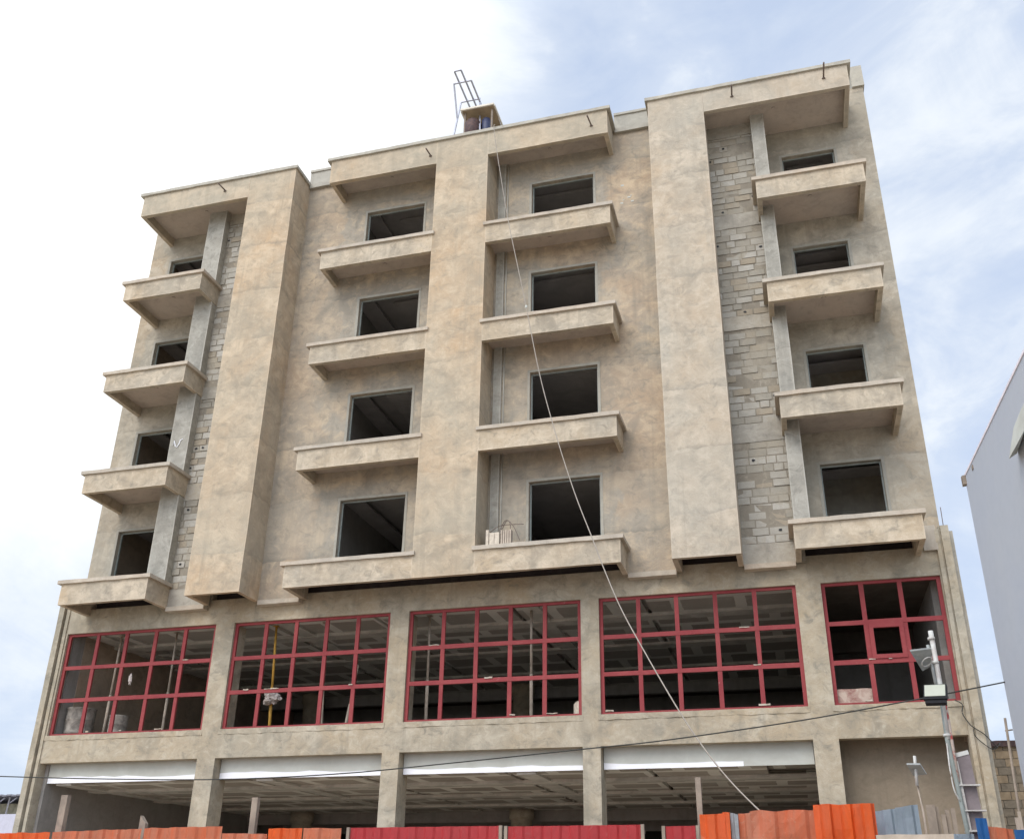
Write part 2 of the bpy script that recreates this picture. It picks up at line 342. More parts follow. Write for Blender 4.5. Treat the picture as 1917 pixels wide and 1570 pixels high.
def wall_holes(bm, x0, x1, z0, z1, y0, y1, holes, mi=0):
    """wall slab in the XZ plane with rectangular holes (hx0,hx1,hz0,hz1) and their reveals"""
    xs = sorted({x0, x1, *[v for h in holes for v in h[:2] if x0 < v < x1]}); zs = sorted({z0, z1, *[v for h in holes for v in h[2:] if z0 < v < z1]})
    V = {}
    def v(x, y, z):
        k = (x, y, z)
        if k not in V: V[k] = bm.verts.new(k)
        return V[k]
    def solid(i, k):
        if not (0 <= i < len(xs) - 1 and 0 <= k < len(zs) - 1): return False
        cx, cz = (xs[i] + xs[i + 1]) / 2, (zs[k] + zs[k + 1]) / 2
        return not any(h[0] < cx < h[1] and h[2] < cz < h[3] for h in holes)
    for i in range(len(xs) - 1):
        for k in range(len(zs) - 1):
            if not solid(i, k): continue
            a, b, c, d = xs[i], xs[i + 1], zs[k], zs[k + 1]
            bm.faces.new((v(a, y0, c), v(b, y0, c), v(b, y0, d), v(a, y0, d)))
            bm.faces.new((v(a, y1, c), v(a, y1, d), v(b, y1, d), v(b, y1, c)))
            if not solid(i - 1, k): bm.faces.new((v(a, y0, c), v(a, y0, d), v(a, y1, d), v(a, y1, c)))
            if not solid(i + 1, k): bm.faces.new((v(b, y0, c), v(b, y1, c), v(b, y1, d), v(b, y0, d)))
            if not solid(i, k - 1): bm.faces.new((v(a, y0, c), v(a, y1, c), v(b, y1, c), v(b, y0, c)))
            if not solid(i, k + 1): bm.faces.new((v(a, y0, d), v(b, y0, d), v(b, y1, d), v(a, y1, d)))
WP = {}
def obj(name, bm, mats, parent=None, label=None):
    bmesh.ops.recalc_face_normals(bm, faces=bm.faces)
    me = bpy.data.meshes.new(name)
    xs = [v.co for v in bm.verts]
    lo = Vector([min(p[i] for p in xs) for i in range(3)]); hi = Vector([max(p[i] for p in xs) for i in range(3)])
    c = Vector(((lo.x + hi.x) / 2, (lo.y + hi.y) / 2, lo.z if parent is None else (lo.z + hi.z) / 2))
    bmesh.ops.translate(bm, verts=bm.verts, vec=-c); bm.to_mesh(me); bm.free()
    for m in (mats if isinstance(mats, (list, tuple)) else [mats]): me.materials.append(m)
    o = bpy.data.objects.new(name, me); C.objects.link(o); WP[o] = c
    if parent is not None: o.parent = parent; o.location = c - WP[parent]
    else: o.location = c
    if label: o['label'] = label
    return o
def thing(name, label, cat, loc, group=None):
    o = bpy.data.objects.new(name, None); C.objects.link(o); o.location = loc; WP[o] = Vector(loc)
    o['label'] = label; o['category'] = cat
    if group: o['group'] = group
    return o
def tag(o, label, cat, group=None):
    o['label'] = label; o['category'] = cat
    if group: o['group'] = group
    return o
def B(): return bmesh.new()

GZ = -0.35
# ------------------------------------------------------------------ ground
bm = B(); v = [bm.verts.new(p) for p in ((-600, -600, GZ), (600, -600, GZ), (600, 600, GZ), (-600, 600, GZ))]; bm.faces.new(v)
g = obj('ground', bm, m_earth); g['kind'] = 'structure'

# ------------------------------------------------------------------ the apartment building
A = thing('apartment_building', 'unfinished bare concrete block of six storeys with stacked balconies and red window grids', 'building', (11.4, 8, GZ))
F, CF = -0.94, -1.00
ZB = [21.12, 17.93, 14.75, 11.54, 8.33]; ZT = [22.0, 18.6, 15.4, 12.2, 9.0]
HEAD = [20.50, 17.36, 14.15, 10.96]
# main wall between the corner bays
ops = []
for h in HEAD:
    ops.append((8.10, 9.95, h - 1.75, h)); ops.append((13.31, 15.14, h - 1.75, h))
ops += [(4.40, 5.88, 8.0, 8.86), (7.32, 15.64, 8.0, 8.86), (17.04, 18.5, 8.0, 8.86)]      # open voids behind the lowest slabs
bm = B(); wall_holes(bm, 4.48, 18.42, 8.34, 21.95, 0.0, 0.19, ops); obj('wall', bm, m_main, A)
# wings at both ends, set back
bm = B(); wall_holes(bm, 0.0, 3.19, 8.9, 22.6, 0.67, 0.87, [(0.77, 2.20, h - 1.75, h) for h in HEAD]); obj('wall', bm, m_wingp, A)
bm = B(); wall_holes(bm, 19.70, 22.89, 8.9, 22.56, 0.67, 0.87, [(20.44, 21.85, h - 1.75, h) for h in HEAD]); obj('wall', bm, m_wingp, A)
bm = B(); box(bm, -.0, .2, .875, 16, 4.4, 22.6); obj('wall', bm, m_side, A)
bm = B(); box(bm, 22.69, 22.89, .875, 16, 4.4, 22.56); obj('wall', bm, m_side, A)
bm = B(); box(bm, .2, 22.69, 15.8, 16, GZ, 22.5); obj('wall', bm, m_side, A)
for a, b, z0 in ((22.60, 22.93, 22.56), (-.04, .3, 22.6)):
    bm = B(); box(bm, a, b, .60, 16, z0, 23.30, .5, .006); obj('parapet', bm, m_coltop, A)
bm = B(); box(bm, .2, 22.69, .88, 15.8, 21.5, 21.7); obj('roof_slab', bm, m_conc, A)
# bare block infill walls beside the corner balconies
def blockwall(x0, x1):
    bm = B(); box(bm, x0, x1, .046, .19, 8.34, 21.4, mi=4)
    beams = [(8.36, 8.85), (11.45, 11.95), (14.65, 15.05), (17.85, 18.30), (21.0, 21.4)]
    z = 8.85; row = 0
    while z < 21.4:
        inb = [b for b in beams if b[0] - .08 < z < b[1]]
        if inb: z = inb[0][1] + .012; continue
        top = min([b[0] for b in beams if b[0] > z] + [21.4]); h = min(.188 * random.uniform(.93, 1.04), top - z - .01)
        if h < .07: z = top + .001; continue
        x = x0 - random.uniform(.05, .35) if row % 2 else x0 - .02
        while x < x1:
            w = .40 * random.uniform(.93, 1.05) if random.random() > .12 else .22
            a, b = max(x + .012, x0), min(x + w, x1)
            if b - a > .06:
                yy = .03 + random.uniform(-.010, .020); r = random.random()
                mi = 0 if r < .42 else 1 if r < .68 else 2 if r < .84 else 3
                if random.random() > .02:
                    box(bm, a, b, yy, .06, z + random.uniform(0, .012), z + h - random.uniform(0, .012), 0, .004, mi)
                if random.random() < .05:   # broken core hole
                    cx = random.uniform(a + .05, b - .05); cz = z + h * .55
                    q = [bm.verts.new((cx + .045 * math.cos(t) * random.uniform(.6, 1.3), yy - .012, cz + .036 * math.sin(t) * random.uniform(.7, 1.2))) for t in (k * math.pi / 4 for k in range(8))]
                    f = bm.faces.new(q); f.material_index = 5
            x += w + .018
        z += h + .016; row += 1
    for a, b in beams: box(bm, x0, x1, .024, .06, a, b, .2, .008, 6)
    return bm
for x0, x1 in ((3.10, 4.478), (18.422, 19.85)):
    obj('block_wall', blockwall(x0, x1), m_block + [m_mortar, m_blk, m_beam], A)
# ledge along the foot of the upper wall
for i, (a, b) in enumerate(((3.28, 4.42), (6.01, 7.19), (15.77, 16.91), (18.47, 19.62))):
    bm = B(); box(bm, a, b, -.035, .19, 8.235, 8.355, .3, .005); obj('ledge', bm, m_coping, A)

# storey-high pilasters beside the corner balconies
lev = [(ZB[i + 1] + .43, ZB[i] + .28) for i in range(4)]
for x0, x1 in ((2.65, 3.25), (19.68, 20.04)):
    for k, (a, b) in enumerate(lev):
        bm = B(); box(bm, x0, x1, -.23, .66, a, b, .5, .004); soften(bm, .012)
        p = obj('pilaster', bm, m_conc, A)
        if x0 < 3 and k == 2:
            g2 = B()
            tube(g2, [(2.775, -.245, 13.10), (2.80, -.245, 13.24), (2.86, -.245, 13.06), (2.92, -.245, 13.03), (2.97, -.245, 13.12), (3.0, -.245, 13.24), (3.06, -.245, 13.27)], .014, 6)
            obj('chalk_mark', g2, m_joint, p, 'white scribbled builder mark')

for a, b in lev:
    bm = B(); box(bm, 12.30, 12.52, -.05, .0, a, b, .5, .004); tube(bm, [(12.58, -.02, a), (12.58, -.02, b)], .02, 8); obj('pipe_chase', bm, m_conc, A)

def coping(x0, x1, z, left, right, parent, mat, yl=0.0, yr=0.0):
    bm = B(); box(bm, x0, x1, CF, -.78, z - .10, z, .28, .006)
    if left: box(bm, x0, x0 + .20, -.78, yl, z - .10, z, .28, .005)
    if right: box(bm, x1 - .20, x1, -.78, yr, z - .10, z, .28, .005)
    soften(bm, .008); return obj('coping', bm, mat, parent)
def balcony(x0, x1, i, left, right, yl, yr, slab=.28, label=None):
    zb, zt = ZB[i], ZT[i]
    bm = B(); box(bm, x0, x1, F, -.82, zb, zt - .10, .5, .005)
    if left: box(bm, x0, x0 + .12, -.82, yl, zb, zt - .10, .5, .004)
    if right: box(bm, x1 - .12, x1, -.82, yr, zb, zt - .10, .5, .004)
    soften(bm, .012)
    p = obj('balcony', bm, m_warm2, A, label)
    b2 = B(); a, b = x0 + (.12 if left else 0), x1 - (.12 if right else 0)
    box(b2, a, b, -.82, max(yl, yr), zb + slab, zb + slab + .15)
    if slab < .4:                                     # a lamp box cut in the soffit
        cx = (a + b) / 2; lathe(b2, cx, -.35, [(.055, zb + slab - .012), (.055, zb + slab + .01)], 10, 1)
    obj('slab', b2, [m_soffit if slab < .4 else m_voidshade, m_blk], p)  # lowest slabs get the void's shade as their colour
    cl, cr = (x0 - .10 if left else x0 - .06), (x1 + .08 if right else x1 + .06)
    coping(cl, cr, zt, left, right, p, m_coping, yl, yr)
    return p
for i in range(1, 5):
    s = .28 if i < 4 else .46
    balcony(0.61, 3.27, i, True, True, .665, .05, s)
    balcony(7.20, 10.64, i, True, False, .0, .0, s)
    balcony(12.23, 15.76, i, False, True, .0, .0, s)
    balcony(19.63, 22.32, i, True, True, .05, .665, s)
# piers and the roof bands that tie them together
def pier(x0, x1, zb, mt, inner=.75):
    bm = B(); box(bm, x0, x1, F, -.82, zb, 21.9, .8, .007)
    box(bm, x0, x0 + .12, -.82, .0, zb, 21.9, 1.2, .003); box(bm, x1 - .12, x1, -.82, .0, zb, 21.9, 1.2, .003)
    soften(bm, .014); p = obj('pier', bm, mt, A)
    b2 = B(); box(b2, x0 + .12, x1 - .12, -.82, .0, zb + inner, zb + inner + .1); obj('slab', b2, m_voidshade, p)  # near-black underside, shade put into its colour
pier(4.43, 6.00, 8.33, m_warm); pier(16.92, 18.46, 8.32, m_warmr)
bm = B(); box(bm, 10.64, 12.23, F, -.82, 8.33, 21.9, 1.2, .003); box(bm, 10.64, 12.23, -.82, 0, 8.79, 21.9, 1.2, .003)
soften(bm, .014); obj('pier', bm, m_warm, A)
def band(parts, mt):
    bm = B()
    for q in parts: box(bm, *q, .5, .005)
    soften(bm, .012); p = obj('roof_band', bm, mt, A); return p
b1 = band([(.61, 4.43, F, -.82, 21.12, 21.9), (.61, .73, -.82, .665, 21.12, 21.9)], m_warm)
coping(.50, 6.06, 22.0, True, True, b1, m_coltop, .665, .05)
b2_ = band([(7.20, 10.64, F, -.82, 21.07, 21.9), (12.23, 15.76, F, -.82, 21.07, 21.9), (7.20, 7.32, -.82, 0, 21.07, 21.9), (15.64, 15.76, -.82, 0, 21.07, 21.9)], m_warm)
coping(7.08, 15.85, 22.0, True, True, b2_, m_coltop)
b3 = band([(18.46, 22.32, F, -.82, 21.17, 21.9), (22.20, 22.32, -.82, .665, 21.17, 21.9)], m_warmr)
coping(16.85, 22.42, 22.0, True, True, b3, m_coltop, .05, .665)
for p, a, b, y in ((b1, .73, 4.43, .66), (b2_, 7.32, 10.64, 0), (b2_, 12.23, 15.64, 0), (b3, 18.46, 22.20, .66)):
    q = B(); box(q, a, b, -.82, y, 21.40, 21.62); lathe(q, (a + b) / 2, -.35, [(.05, 21.388), (.05, 21.41)], 10, 1); obj('slab', q, [m_soffit, m_blk], p)
for a, b in ((6.02, 7.07), (15.82, 16.84)):
    bm = B(); box(bm, a, b, -.10, .2, 21.82, 22.42, .4, .006); q = obj('parapet', bm, m_coltop, A)
    bm = B(); box(bm, a, b, -.14, .24, 22.42, 22.50, .3, .005); obj('coping', bm, m_coltop, q)
bm = B(); box(bm, 3.25, 19.65, .2, .9, 21.62, 21.75); obj('roof_slab', bm, m_conc, A)
for x, z, dx, ye in ((3.58, 21.55, -.03, -1.31), (10.44, 21.42, -.03, -1.26), (15.30, 21.43, -.04, -1.35), (19.25, 21.54, .02, -1.36), (21.69, 21.58, 0, -1.48)):
    bm = B(); tube(bm, [(x, F + .01, z), (x + dx, ye, z - .005)], .022, 10); 
    lathe(bm, x, F, [(.001, z - .05), (.05, z - .045), (.045, z - .015)], 10); obj('drain_spout', bm, m_rebar, A)
# mortar surrounds of the upper windows
for wx0, wx1, y in ((.77, 2.20, .67), (8.10, 9.95, 0), (13.31, 15.14, 0), (20.44, 21.85, .67)):
    for h in HEAD:
        bm = B(); e = .07
        box(bm, wx0 - e, wx1 + e, y - .012, y + .10, h + .002, h + e, .4, .005)
        box(bm, wx0 - e, wx0 - .002, y - .012, y + .10, h - 1.75, h, .4, .005); box(bm, wx1 + .002, wx1 + e, y - .012, y + .10, h - 1.75, h, .4, .005)
        fr = obj('window', bm, m_surr, A)
        bm = B(); t = .035
        box(bm, wx0, wx1, y + .12, y + .16, h - t, h); box(bm, wx0, wx0 + t, y + .12, y + .16, h - 1.75, h - t - .001); box(bm, wx1 - t, wx1, y + .12, y + .16, h - 1.75, h - t - .001)
        obj('frame', bm, m_pvcg, fr)
# splashes of white paint right of the top middle balcony
bm = B(); rnd = random.Random(2)
for x, z in ((15.98, 19.9), (16.16, 19.45), (16.22, 19.5), (16.0, 19.38), (16.25, 19.3), (15.95, 19.28)):
    w_ = rnd.uniform(.02, .045); box(bm, x - w_, x + w_, -.006, .004, z - w_ * .6, z + w_ * .6, .03, .006)
obj('paint_splash', bm, m_white, A)['kind'] = 'stuff'
# interior: slabs, partitions and tray ceilings of the upper storeys
bm = B()
for z in (8.62, 11.82, 15.02, 18.22): box(bm, .21, 22.68, .88, 15.78, z, z + .16)
obj('floor_slab', bm, m_inner, A)
bm = B()
for x in (3.3, 7.4, 11.3, 16.0, 19.4): box(bm, x, x + .15, .2 if 5 < x < 17 else .9, 7, 8.79, 21.5)
box(bm, .21, 22.68, 7.0, 7.2, 8.79, 21.5); obj('partition', bm, m_inner, A)
bm = B(); box(bm, 19.56, 22.68, 2.9, 3.0, 8.79, 21.5); obj('partition', bm, m_grey, A)
for k in range(4):
    z = HEAD[3 - k] + .50
    for x0, x1, y0 in ((7.56, 11.29, .2), (11.46, 15.99, .2), (.21, 3.29, .9), (19.56, 22.68, .9)):
        bm = B(); y1 = 6.9 if x0 < 19 else 2.88; b = .55
        box(bm, x0, x1, y0, y0 + b, z, z + .06); box(bm, x0, x1, y1 - b, y1, z, z + .06); box(bm, x0, x0 + b, y0 + b, y1 - b, z, z + .06); box(bm, x1 - b, x1, y0 + b, y1 - b, z, z + .06)
        box(bm, x0, x1, y0, y1, z + .20, z + .24)
        box(bm, x0 + b + .5, x1 - b - .5, y0 + b + .5, y1 - b - .5, z + .05, z + .12)
        obj('ceiling', bm, m_trayc, A)

# ---- lower two storeys
WX = [(0.14, 4.74), (5.28, 9.68), (10.18, 14.56), (15.00, 19.56), (20.11, 22.65)]
OX = [(0.10, 4.74), (5.24, 9.70), (10.14, 14.57), (14.98, 19.58), (20.11, 22.67)]
holes = [(a, b, 5.13, 7.86) for a, b in WX] + [(a, b, GZ - 1, 4.43) for a, b in OX]
bm = B(); wall_holes(bm, -.02, 22.70, GZ, 8.52, .20, .45, holes); obj('wall', bm, m_low, A)
for a, b in ((-.02, .70), (3.20, 4.50), (18.40, 19.70), (22.22, 22.70)):
    bm = B(); box(bm, a, b, .20 if a < 1 or a > 20 else .195, .45, 8.522, 8.95); obj('wall', bm, m_low, A)
for a, b in ((.71, 3.19), (4.51, 18.39), (19.71, 22.21)):
    bm = B(); box(bm, a, b, .40, .46, 8.522, 8.99); obj('void_shade_panel', bm, m_voidshade, A)  # added dark panel, the open void's shade painted on it
for z0, z1, xs in ((GZ, 4.43, OX), (5.13, 7.86, WX)):
    if True:
        for i in range(4):
            q = B(); box(q, xs[i][1] + .004, xs[i + 1][0] - .004, .451, .80, z0, z1, .7, .003); obj('column', q, m_low, A)
# corner columns with a groove, slightly proud
for x0, x1, s in ((-.21, .08, 1), (22.68, 22.97, -1)):
    bm = B()
    if s > 0: box(bm, -.22, -.05, .10, .9, GZ, 8.97, 1, .004); box(bm, -.05, -.005, .22, .9, GZ, 8.97, 1, .002); box(bm, -.005, .09, .165, .5, GZ, 8.90, 1, .003)
    else: box(bm, 22.80, 22.97, .10, .9, GZ, 8.97, 1, .004); box(bm, 22.76, 22.80, .155, .9, GZ, 8.97, 1, .002); box(bm, 22.675, 22.76, .12, .5, GZ, 8.90, 1, .003)
    obj('corner_column', bm, m_low, A)
bm = B(); box(bm, 22.975, 23.08, .32, 1.2, GZ, 8.9, 1, .004); obj('corner_column', bm, m_grey, A)
bm = B(); box(bm, 22.40, 22.70, .12, .66, 8.42, 9.0, 0, .004); obj('ledge', bm, m_coping, A)
for x0, x1 in ((-.22, -.02), (22.895, 22.97)):
    bm = B(); box(bm, x0, x1, .901, 15.9, GZ, 8.97); obj('wall', bm, m_grey, A)
# raw cement plaster under the window sills
for i, (a, b) in enumerate(WX):
    bm = B(); box(bm, a - .05, b + .03, .186, .30, 5.0, 5.122, .13, .012); obj('sill', bm, m_low, A)
# red window grids
def redwin(i, a, b, cols):
    fr = B(); y0, y1 = .27, .33; z0, z1 = 5.13, 7.86
    box(fr, a, b, y0, y1, z1 - .07, z1 - .003); box(fr, a, b, y0, y1, z0 + .003, z0 + .05)
    box(fr, a, a + .085, y0, y1, z0 + .05, z1 - .07); box(fr, b - .085, b, y0, y1, z0 + .05, z1 - .07)
    w = obj('window', fr, m_red, A, 'window grid of red metal bars without glass')
    ml = B(); xs = [a + .04 + (b - a - .08) * k / cols for k in range(cols + 1)]
    for x in xs[1:-1]: box(ml, x - .05, x + .05, y0 + .004, y1 - .004, z0 + .05, z1 - .07, .5, .004)
    obj('mullion', ml, m_red, w)
    tr = B(); zs = [z0 + .05 + (z1 - z0 - .12) * k / 3 for k in (1, 2)]
    for z in zs: box(tr, a + .085, b - .085, y0 - .004, y1 - .012, z - .05, z + .05, .5, .004)
    obj('transom', tr, m_red, w)
    pl = B(); rnd = random.Random(i + 3)
    for _ in range(4):                                   # mortar drops left on the bars
        x = rnd.uniform(a + .1, b - .2); z = rnd.choice(zs + [z0 + .03]) ; ww = rnd.uniform(.05, .28)
        box(pl, x, min(x + ww, b - .1), y0 - .022, y0 + .006, z + .035, z + .035 + rnd.uniform(.015, .035), .06, .008)
    obj('mortar_crumbs', pl, m_coping, w)['kind'] = 'stuff'
    if cols == 3:
        cs = B(); x0, x1 = xs[1] + .05, xs[2] - .05; za, zb_ = zs[0] + .05, zs[1] - .05; t = .09
        box(cs, x0, x1, y0 - .03, y1 - .02, zb_ - t, zb_); box(cs, x0, x1, y0 - .03, y1 - .02, za, za + t)
        box(cs, x0, x0 + t, y0 - .03, y1 - .02, za + t, zb_ - t); box(cs, x1 - t, x1, y0 - .03, y1 - .02, za + t, zb_ - t)
        obj('casement', cs, m_red, w)
for i, (a, b) in enumerate(WX): redwin(i, a, b, 3 if i == 4 else 5)
# first floor ceiling with its dropped borders and shadow gaps
def shopceiling(z, mat, x1):
    bm = B()
    cuts = [.2, 1.0, 1.12, 3.7, 3.82, 6.2, 6.32, 8.9, 9.02, 10.6]
    xs = [.2, 1.3, 1.42, 5.9, 6.02, 8.9, 9.02, 12.6, 12.72, 15.9, 16.02, x1]
    xh = 18.55 if z < 5 else x1                       # boards still missing in the last ground floor bay
    box(bm, .2, xh, .56, 10.6, z + .12, z + .18)
    if xh < x1: box(bm, xh, x1, 1.3, 10.6, z + .12, z + .18)
    for i in range(0, len(xs), 2):
        for k, (ya, yb) in enumerate(((.56, 2.6), (2.72, 5.6), (5.72, 10.6))):
            box(bm, xs[i], min(xs[i + 1], xh if k == 0 else x1), ya, yb, z, z + .1)
    obj('ceiling', bm, mat, A)
    bm = B()
    for ya in (2.1, 5.1, 8.1): box(bm, .2, x1, ya, ya + .45, z - .07, z - .002)
    for k in range(0, len(xs), 4): box(bm, xs[k] + .2, xs[k] + .65, .6, 10.4, z - .05, z - .003)
    obj('ceiling_border', bm, m_ctrim, A)
    bm = B(); box(bm, .2, x1, 10.6, 10.85, z - .35, z + .2); box(bm, .2, x1, 13.2, 13.4, z - .5, z + .2); obj('beam', bm, m_inner, A)
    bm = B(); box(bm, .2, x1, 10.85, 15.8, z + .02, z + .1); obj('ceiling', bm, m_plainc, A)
shopceiling(7.95, m_ceil2, 19.95); shopceiling(3.96, m_ceil, 19.95)
bm = B(); box(bm, -.0, 22.69, .46, 15.8, 4.60, 4.95); box(bm, -.0, 22.69, .46, 15.8, 8.2, 8.5); obj('floor_slab', bm, m_conc, A)
bm = B(); box(bm, -.01, .19, .4505, 15.8, GZ, 8.2); obj('wall', bm, m_inner, A)
bm = B(); box(bm, 22.5, 22.68, .81, 15.8, 4.95, 8.2); obj('wall', bm, m_inner, A)
bm = B(); box(bm, 19.97, 20.1, .81, 15.8, GZ, 8.2); box(bm, 20.1, 22.5, 6, 6.2, 4.95, 8.2); obj('partition', bm, m_inner, A)
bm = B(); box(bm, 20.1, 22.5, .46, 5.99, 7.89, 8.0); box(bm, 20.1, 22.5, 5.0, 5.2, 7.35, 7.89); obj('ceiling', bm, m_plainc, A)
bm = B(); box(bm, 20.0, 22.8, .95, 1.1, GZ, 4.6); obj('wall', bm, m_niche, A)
bm = B(); box(bm, 0, 20, 15.6, 15.75, GZ, 8.2); obj('wall', bm, m_blk, A)  # far end of the interior, its darkness put into the wall colour
for z0, z1 in ((GZ, 3.96), (4.95, 7.95)):
    for x, y in ((10.41, 10.1), (2.6, 10.1)):
        bm = B(); lathe(bm, x, y, [(.34, z0), (.34, z1 - .32), (.40, z1 - .31), (.40, z1)], 24); obj('round_column', bm, m_low, A)
# white bulkhead boards over the ground floor openings
for i, (a, b) in enumerate(OX[:4]):
    bm = B(); box(bm, a + .01, b - .01, .50, .53, 3.96, 4.598); p = obj('bulkhead_board', bm, m_white, A)
    q = B(); x = a + .01; top = 4.10
    end = b - .01 if i < 3 else a + 3.1
    while x < end:
        w = min(.35, end - x); t2 = min(max(top + random.uniform(-.03, .03), 4.06), 4.16)
        vs = [q.verts.new(c) for c in ((x, .494, 3.957), (x + w, .494, 3.957), (x + w, .494, t2), (x, .494, top), (x, .498, 3.957), (x + w, .498, 3.957), (x + w, .498, t2), (x, .498, top))]
        for f in ((0, 1, 2, 3), (7, 6, 5, 4), (0, 4, 5, 1), (3, 2, 6, 7), (1, 5, 6, 2), (0, 3, 7, 4)): q.faces.new([vs[k] for k in f])
        top = t2; x += w
    obj('painted_strip', q, m_whitep, p, 'freshly painted bright white lower edge')
# starter bars left standing on the low corners
bm = B()
for x, y in ((-.15, .3), (-.06, .3)): tube(bm, [(x, y, 8.95), (x, y, 9.45)], .009, 6)
for x, y in ((22.94, .5), (22.90, .9)): tube(bm, [(x, y, 8.95), (x + .01, y, 9.55)], .009, 6)
obj('starter_bars', bm, m_rebar, A)

# ------------------------------------------------------------------ things on and in the building
# hoist on the roof
H = thing('roof_hoist', 'grey steel hoist frame with boom rails leaning over the roof edge', 'hoist', (11.5, -.6, 22.0))
def frame(pts, r=.022):
    bm = B(); 
    for a, b in zip(pts, pts[1:]): bar(bm, a, b, r * 2)
    return bm
obj('frame', frame([(11.08, -.85, 22.0), (11.06, -.27, 24.0), (11.68, -.27, 24.0), (11.92, -.85, 22.0)]), m_steel, H)
obj('brace', frame([(11.07, -.55, 23.05), (11.09, -1.03, 24.0), (11.64, -1.03, 24.0), (11.72, -.28, 23.75)]), m_steel, H)
obj('rail', frame([(11.25, .35, 24.03), (11.25, -1.46, 24.03), (11.46, -1.46, 24.03), (11.46, .35, 24.03)]), m_steel, H)
bm = B(); lathe(bm, 11.62, -.62, [(.20, 22.0), (.26, 22.08), (.26, 22.6), (.20, 22.72), (.05, 22.8)], 18)
tag(obj('hoist_drum', bm, m_dark), 'dark red winch drum under the plywood board on the roof edge', 'winch')
bm = B(); lathe(bm, 12.02, -.55, [(.12, 22.0), (.15, 22.04), (.15, 22.72), (.12, 22.78)], 18)
tag(obj('fuel_can', bm, m_barrel), 'small navy blue canister beside the winch on the roof edge', 'canister')
P = thing('plywood_board', 'pale plywood board lying flat over the roof winch', 'board', (11.8, -.4, 22.9))
bm = B(); vs = [(11.35, -.88, 22.98), (12.32, -.86, 22.98), (12.30, .10, 22.98), (11.33, .08, 22.98)]
a = [bm.verts.new(v) for v in vs]; b = [bm.verts.new((v[0], v[1], 23.02)) for v in vs]; bm.faces.new(a); bm.faces.new(b)
for k in range(4): bm.faces.new((a[k], a[(k + 1) % 4], b[(k + 1) % 4], b[k]))
obj('sheet', bm, m_ply, P)
bm = B(); box(bm, 11.29, 11.34, -.86, .06, 22.97, 23.04); box(bm, 12.325, 12.365, -.85, .08, 22.97, 23.04); box(bm, 11.30, 12.35, -.93, -.885, 22.97, 23.03); obj('edge', bm, m_plye, P)
bm = B()
for x, y in ((11.4, -.75), (12.25, -.75), (11.4, 0), (12.25, 0)): box(bm, x - .025, x + .025, y - .025, y + .025, 21.98, 22.978)
obj('leg', bm, m_wood, P)
# rope from the roof to the fence
rp = [(12.44, -1.02, 22.06), (12.44, -1.10, 21.85), (12.64, -1.32, 20.62), (13.18, -1.92, 17.79), (13.60, -2.38, 15.90), (13.95, -2.76, 14.34), (14.43, -3.29, 12.13), (14.93, -3.85, 10.32), (15.45, -4.42, 8.68), (15.91, -4.93, 7.45),
      (16.09, -5.12, 6.95), (16.49, -5.56, 5.95), (16.95, -6.06, 5.03), (17.5, -6.68, 4.0), (17.87, -7.08, 3.38), (18.25, -7.5, 2.84), (18.7, -8.0, 2.33), (19.3, -8.6, 1.75)]
def smooth(pts, n=5):
    out = []; P_ = [Vector(p) for p in pts]
    for i in range(len(P_) - 1):
        p0, p1, p2, p3 = P_[max(i - 1, 0)], P_[i], P_[i + 1], P_[min(i + 2, len(P_) - 1)]
        for k in range(n):
            t = k / n
            out.append(.5 * ((2 * p1) + (p2 - p0) * t + (2 * p0 - 5 * p1 + 4 * p2 - p3) * t * t + (3 * p1 - p0 - 3 * p2 + p3) * t ** 3))
    out.append(P_[-1]); return out
bm = B(); tube(bm, smooth(rp), .0105, 8)
rope = tag(obj('rope', bm, m_rope), 'long pale hauling rope slanting from the roof winch down to the orange fence', 'rope')
bm = B(); lathe(bm, 13.945, -2.75, [(.01, 14.30), (.03, 14.32), (.035, 14.36), (.015, 14.40)], 10); obj('knot', bm, m_white, rope)
# props standing behind the red windows
props = [((1.26, 7.93), (1.22, 4.96), m_woodp, 'pale slanting prop in the leftmost red window, nearest the corner', .030),
         ((3.02, 7.93), (3.04, 4.96), m_prop, 'slim timber prop standing in the fourth pane column of the leftmost red window', .028),
         ((6.05, 7.93), (6.2, 4.96), m_yel, 'yellow steel prop with a cloth bundle in the second red window', .032),
         ((7.5, 7.93), (7.66, 4.96), m_prop, 'brown timber prop behind the middle bar of the second red window', .030),
         ((8.52, 6.75), (8.28, 4.96), m_prop, 'short leaning timber at the right side of the second red window', .030),
         ((10.43, 7.93), (10.46, 4.96), m_prop, 'pale prop in the first pane column of the third red window', .034),
         ((13.13, 7.93), (13.15, 4.96), m_prop, 'pale prop in front of the round column in the third red window', .034)]
for (xt, zt_), (xb, zb_), mt, lb, r in props:
    bm = B(); tube(bm, [(xb, 1, zb_), (xb + (xt - xb) * .45, 1, zb_ + (zt_ - zb_) * .45)], r * 1.25, 10); tube(bm, [(xb + (xt - xb) * .45, 1, zb_ + (zt_ - zb_) * .45), (xt, 1, zt_)], r, 10)
    box(bm, xb - .07, xb + .07, .93, 1.07, zb_, zb_ + .012)
    if zt_ > 7: box(bm, xt - .07, xt + .07, .93, 1.07, zt_ - .012, zt_)
    tag(obj('prop', bm, mt), lb, 'prop', 'props behind the red windows')
def lump(name, c, r, mat, seed, label, cat, amp=.35, s=(1, 1, 1)):
    rnd = random.Random(seed); bm = B(); bmesh.ops.create_icosphere(bm, subdivisions=3, radius=1)
    from mathutils import noise as mn
    for v in bm.verts:
        k = 1 + amp * mn.noise(v.co * 2.3 + Vector((seed, 0, 0))) + amp * .5 * mn.noise(v.co * 6 + Vector((0, seed, 0)))
        v.co = Vector((v.co.x * s[0], v.co.y * s[1], v.co.z * s[2])) * r * k + Vector(c)
    return tag(obj(name, bm, mat), label, cat)
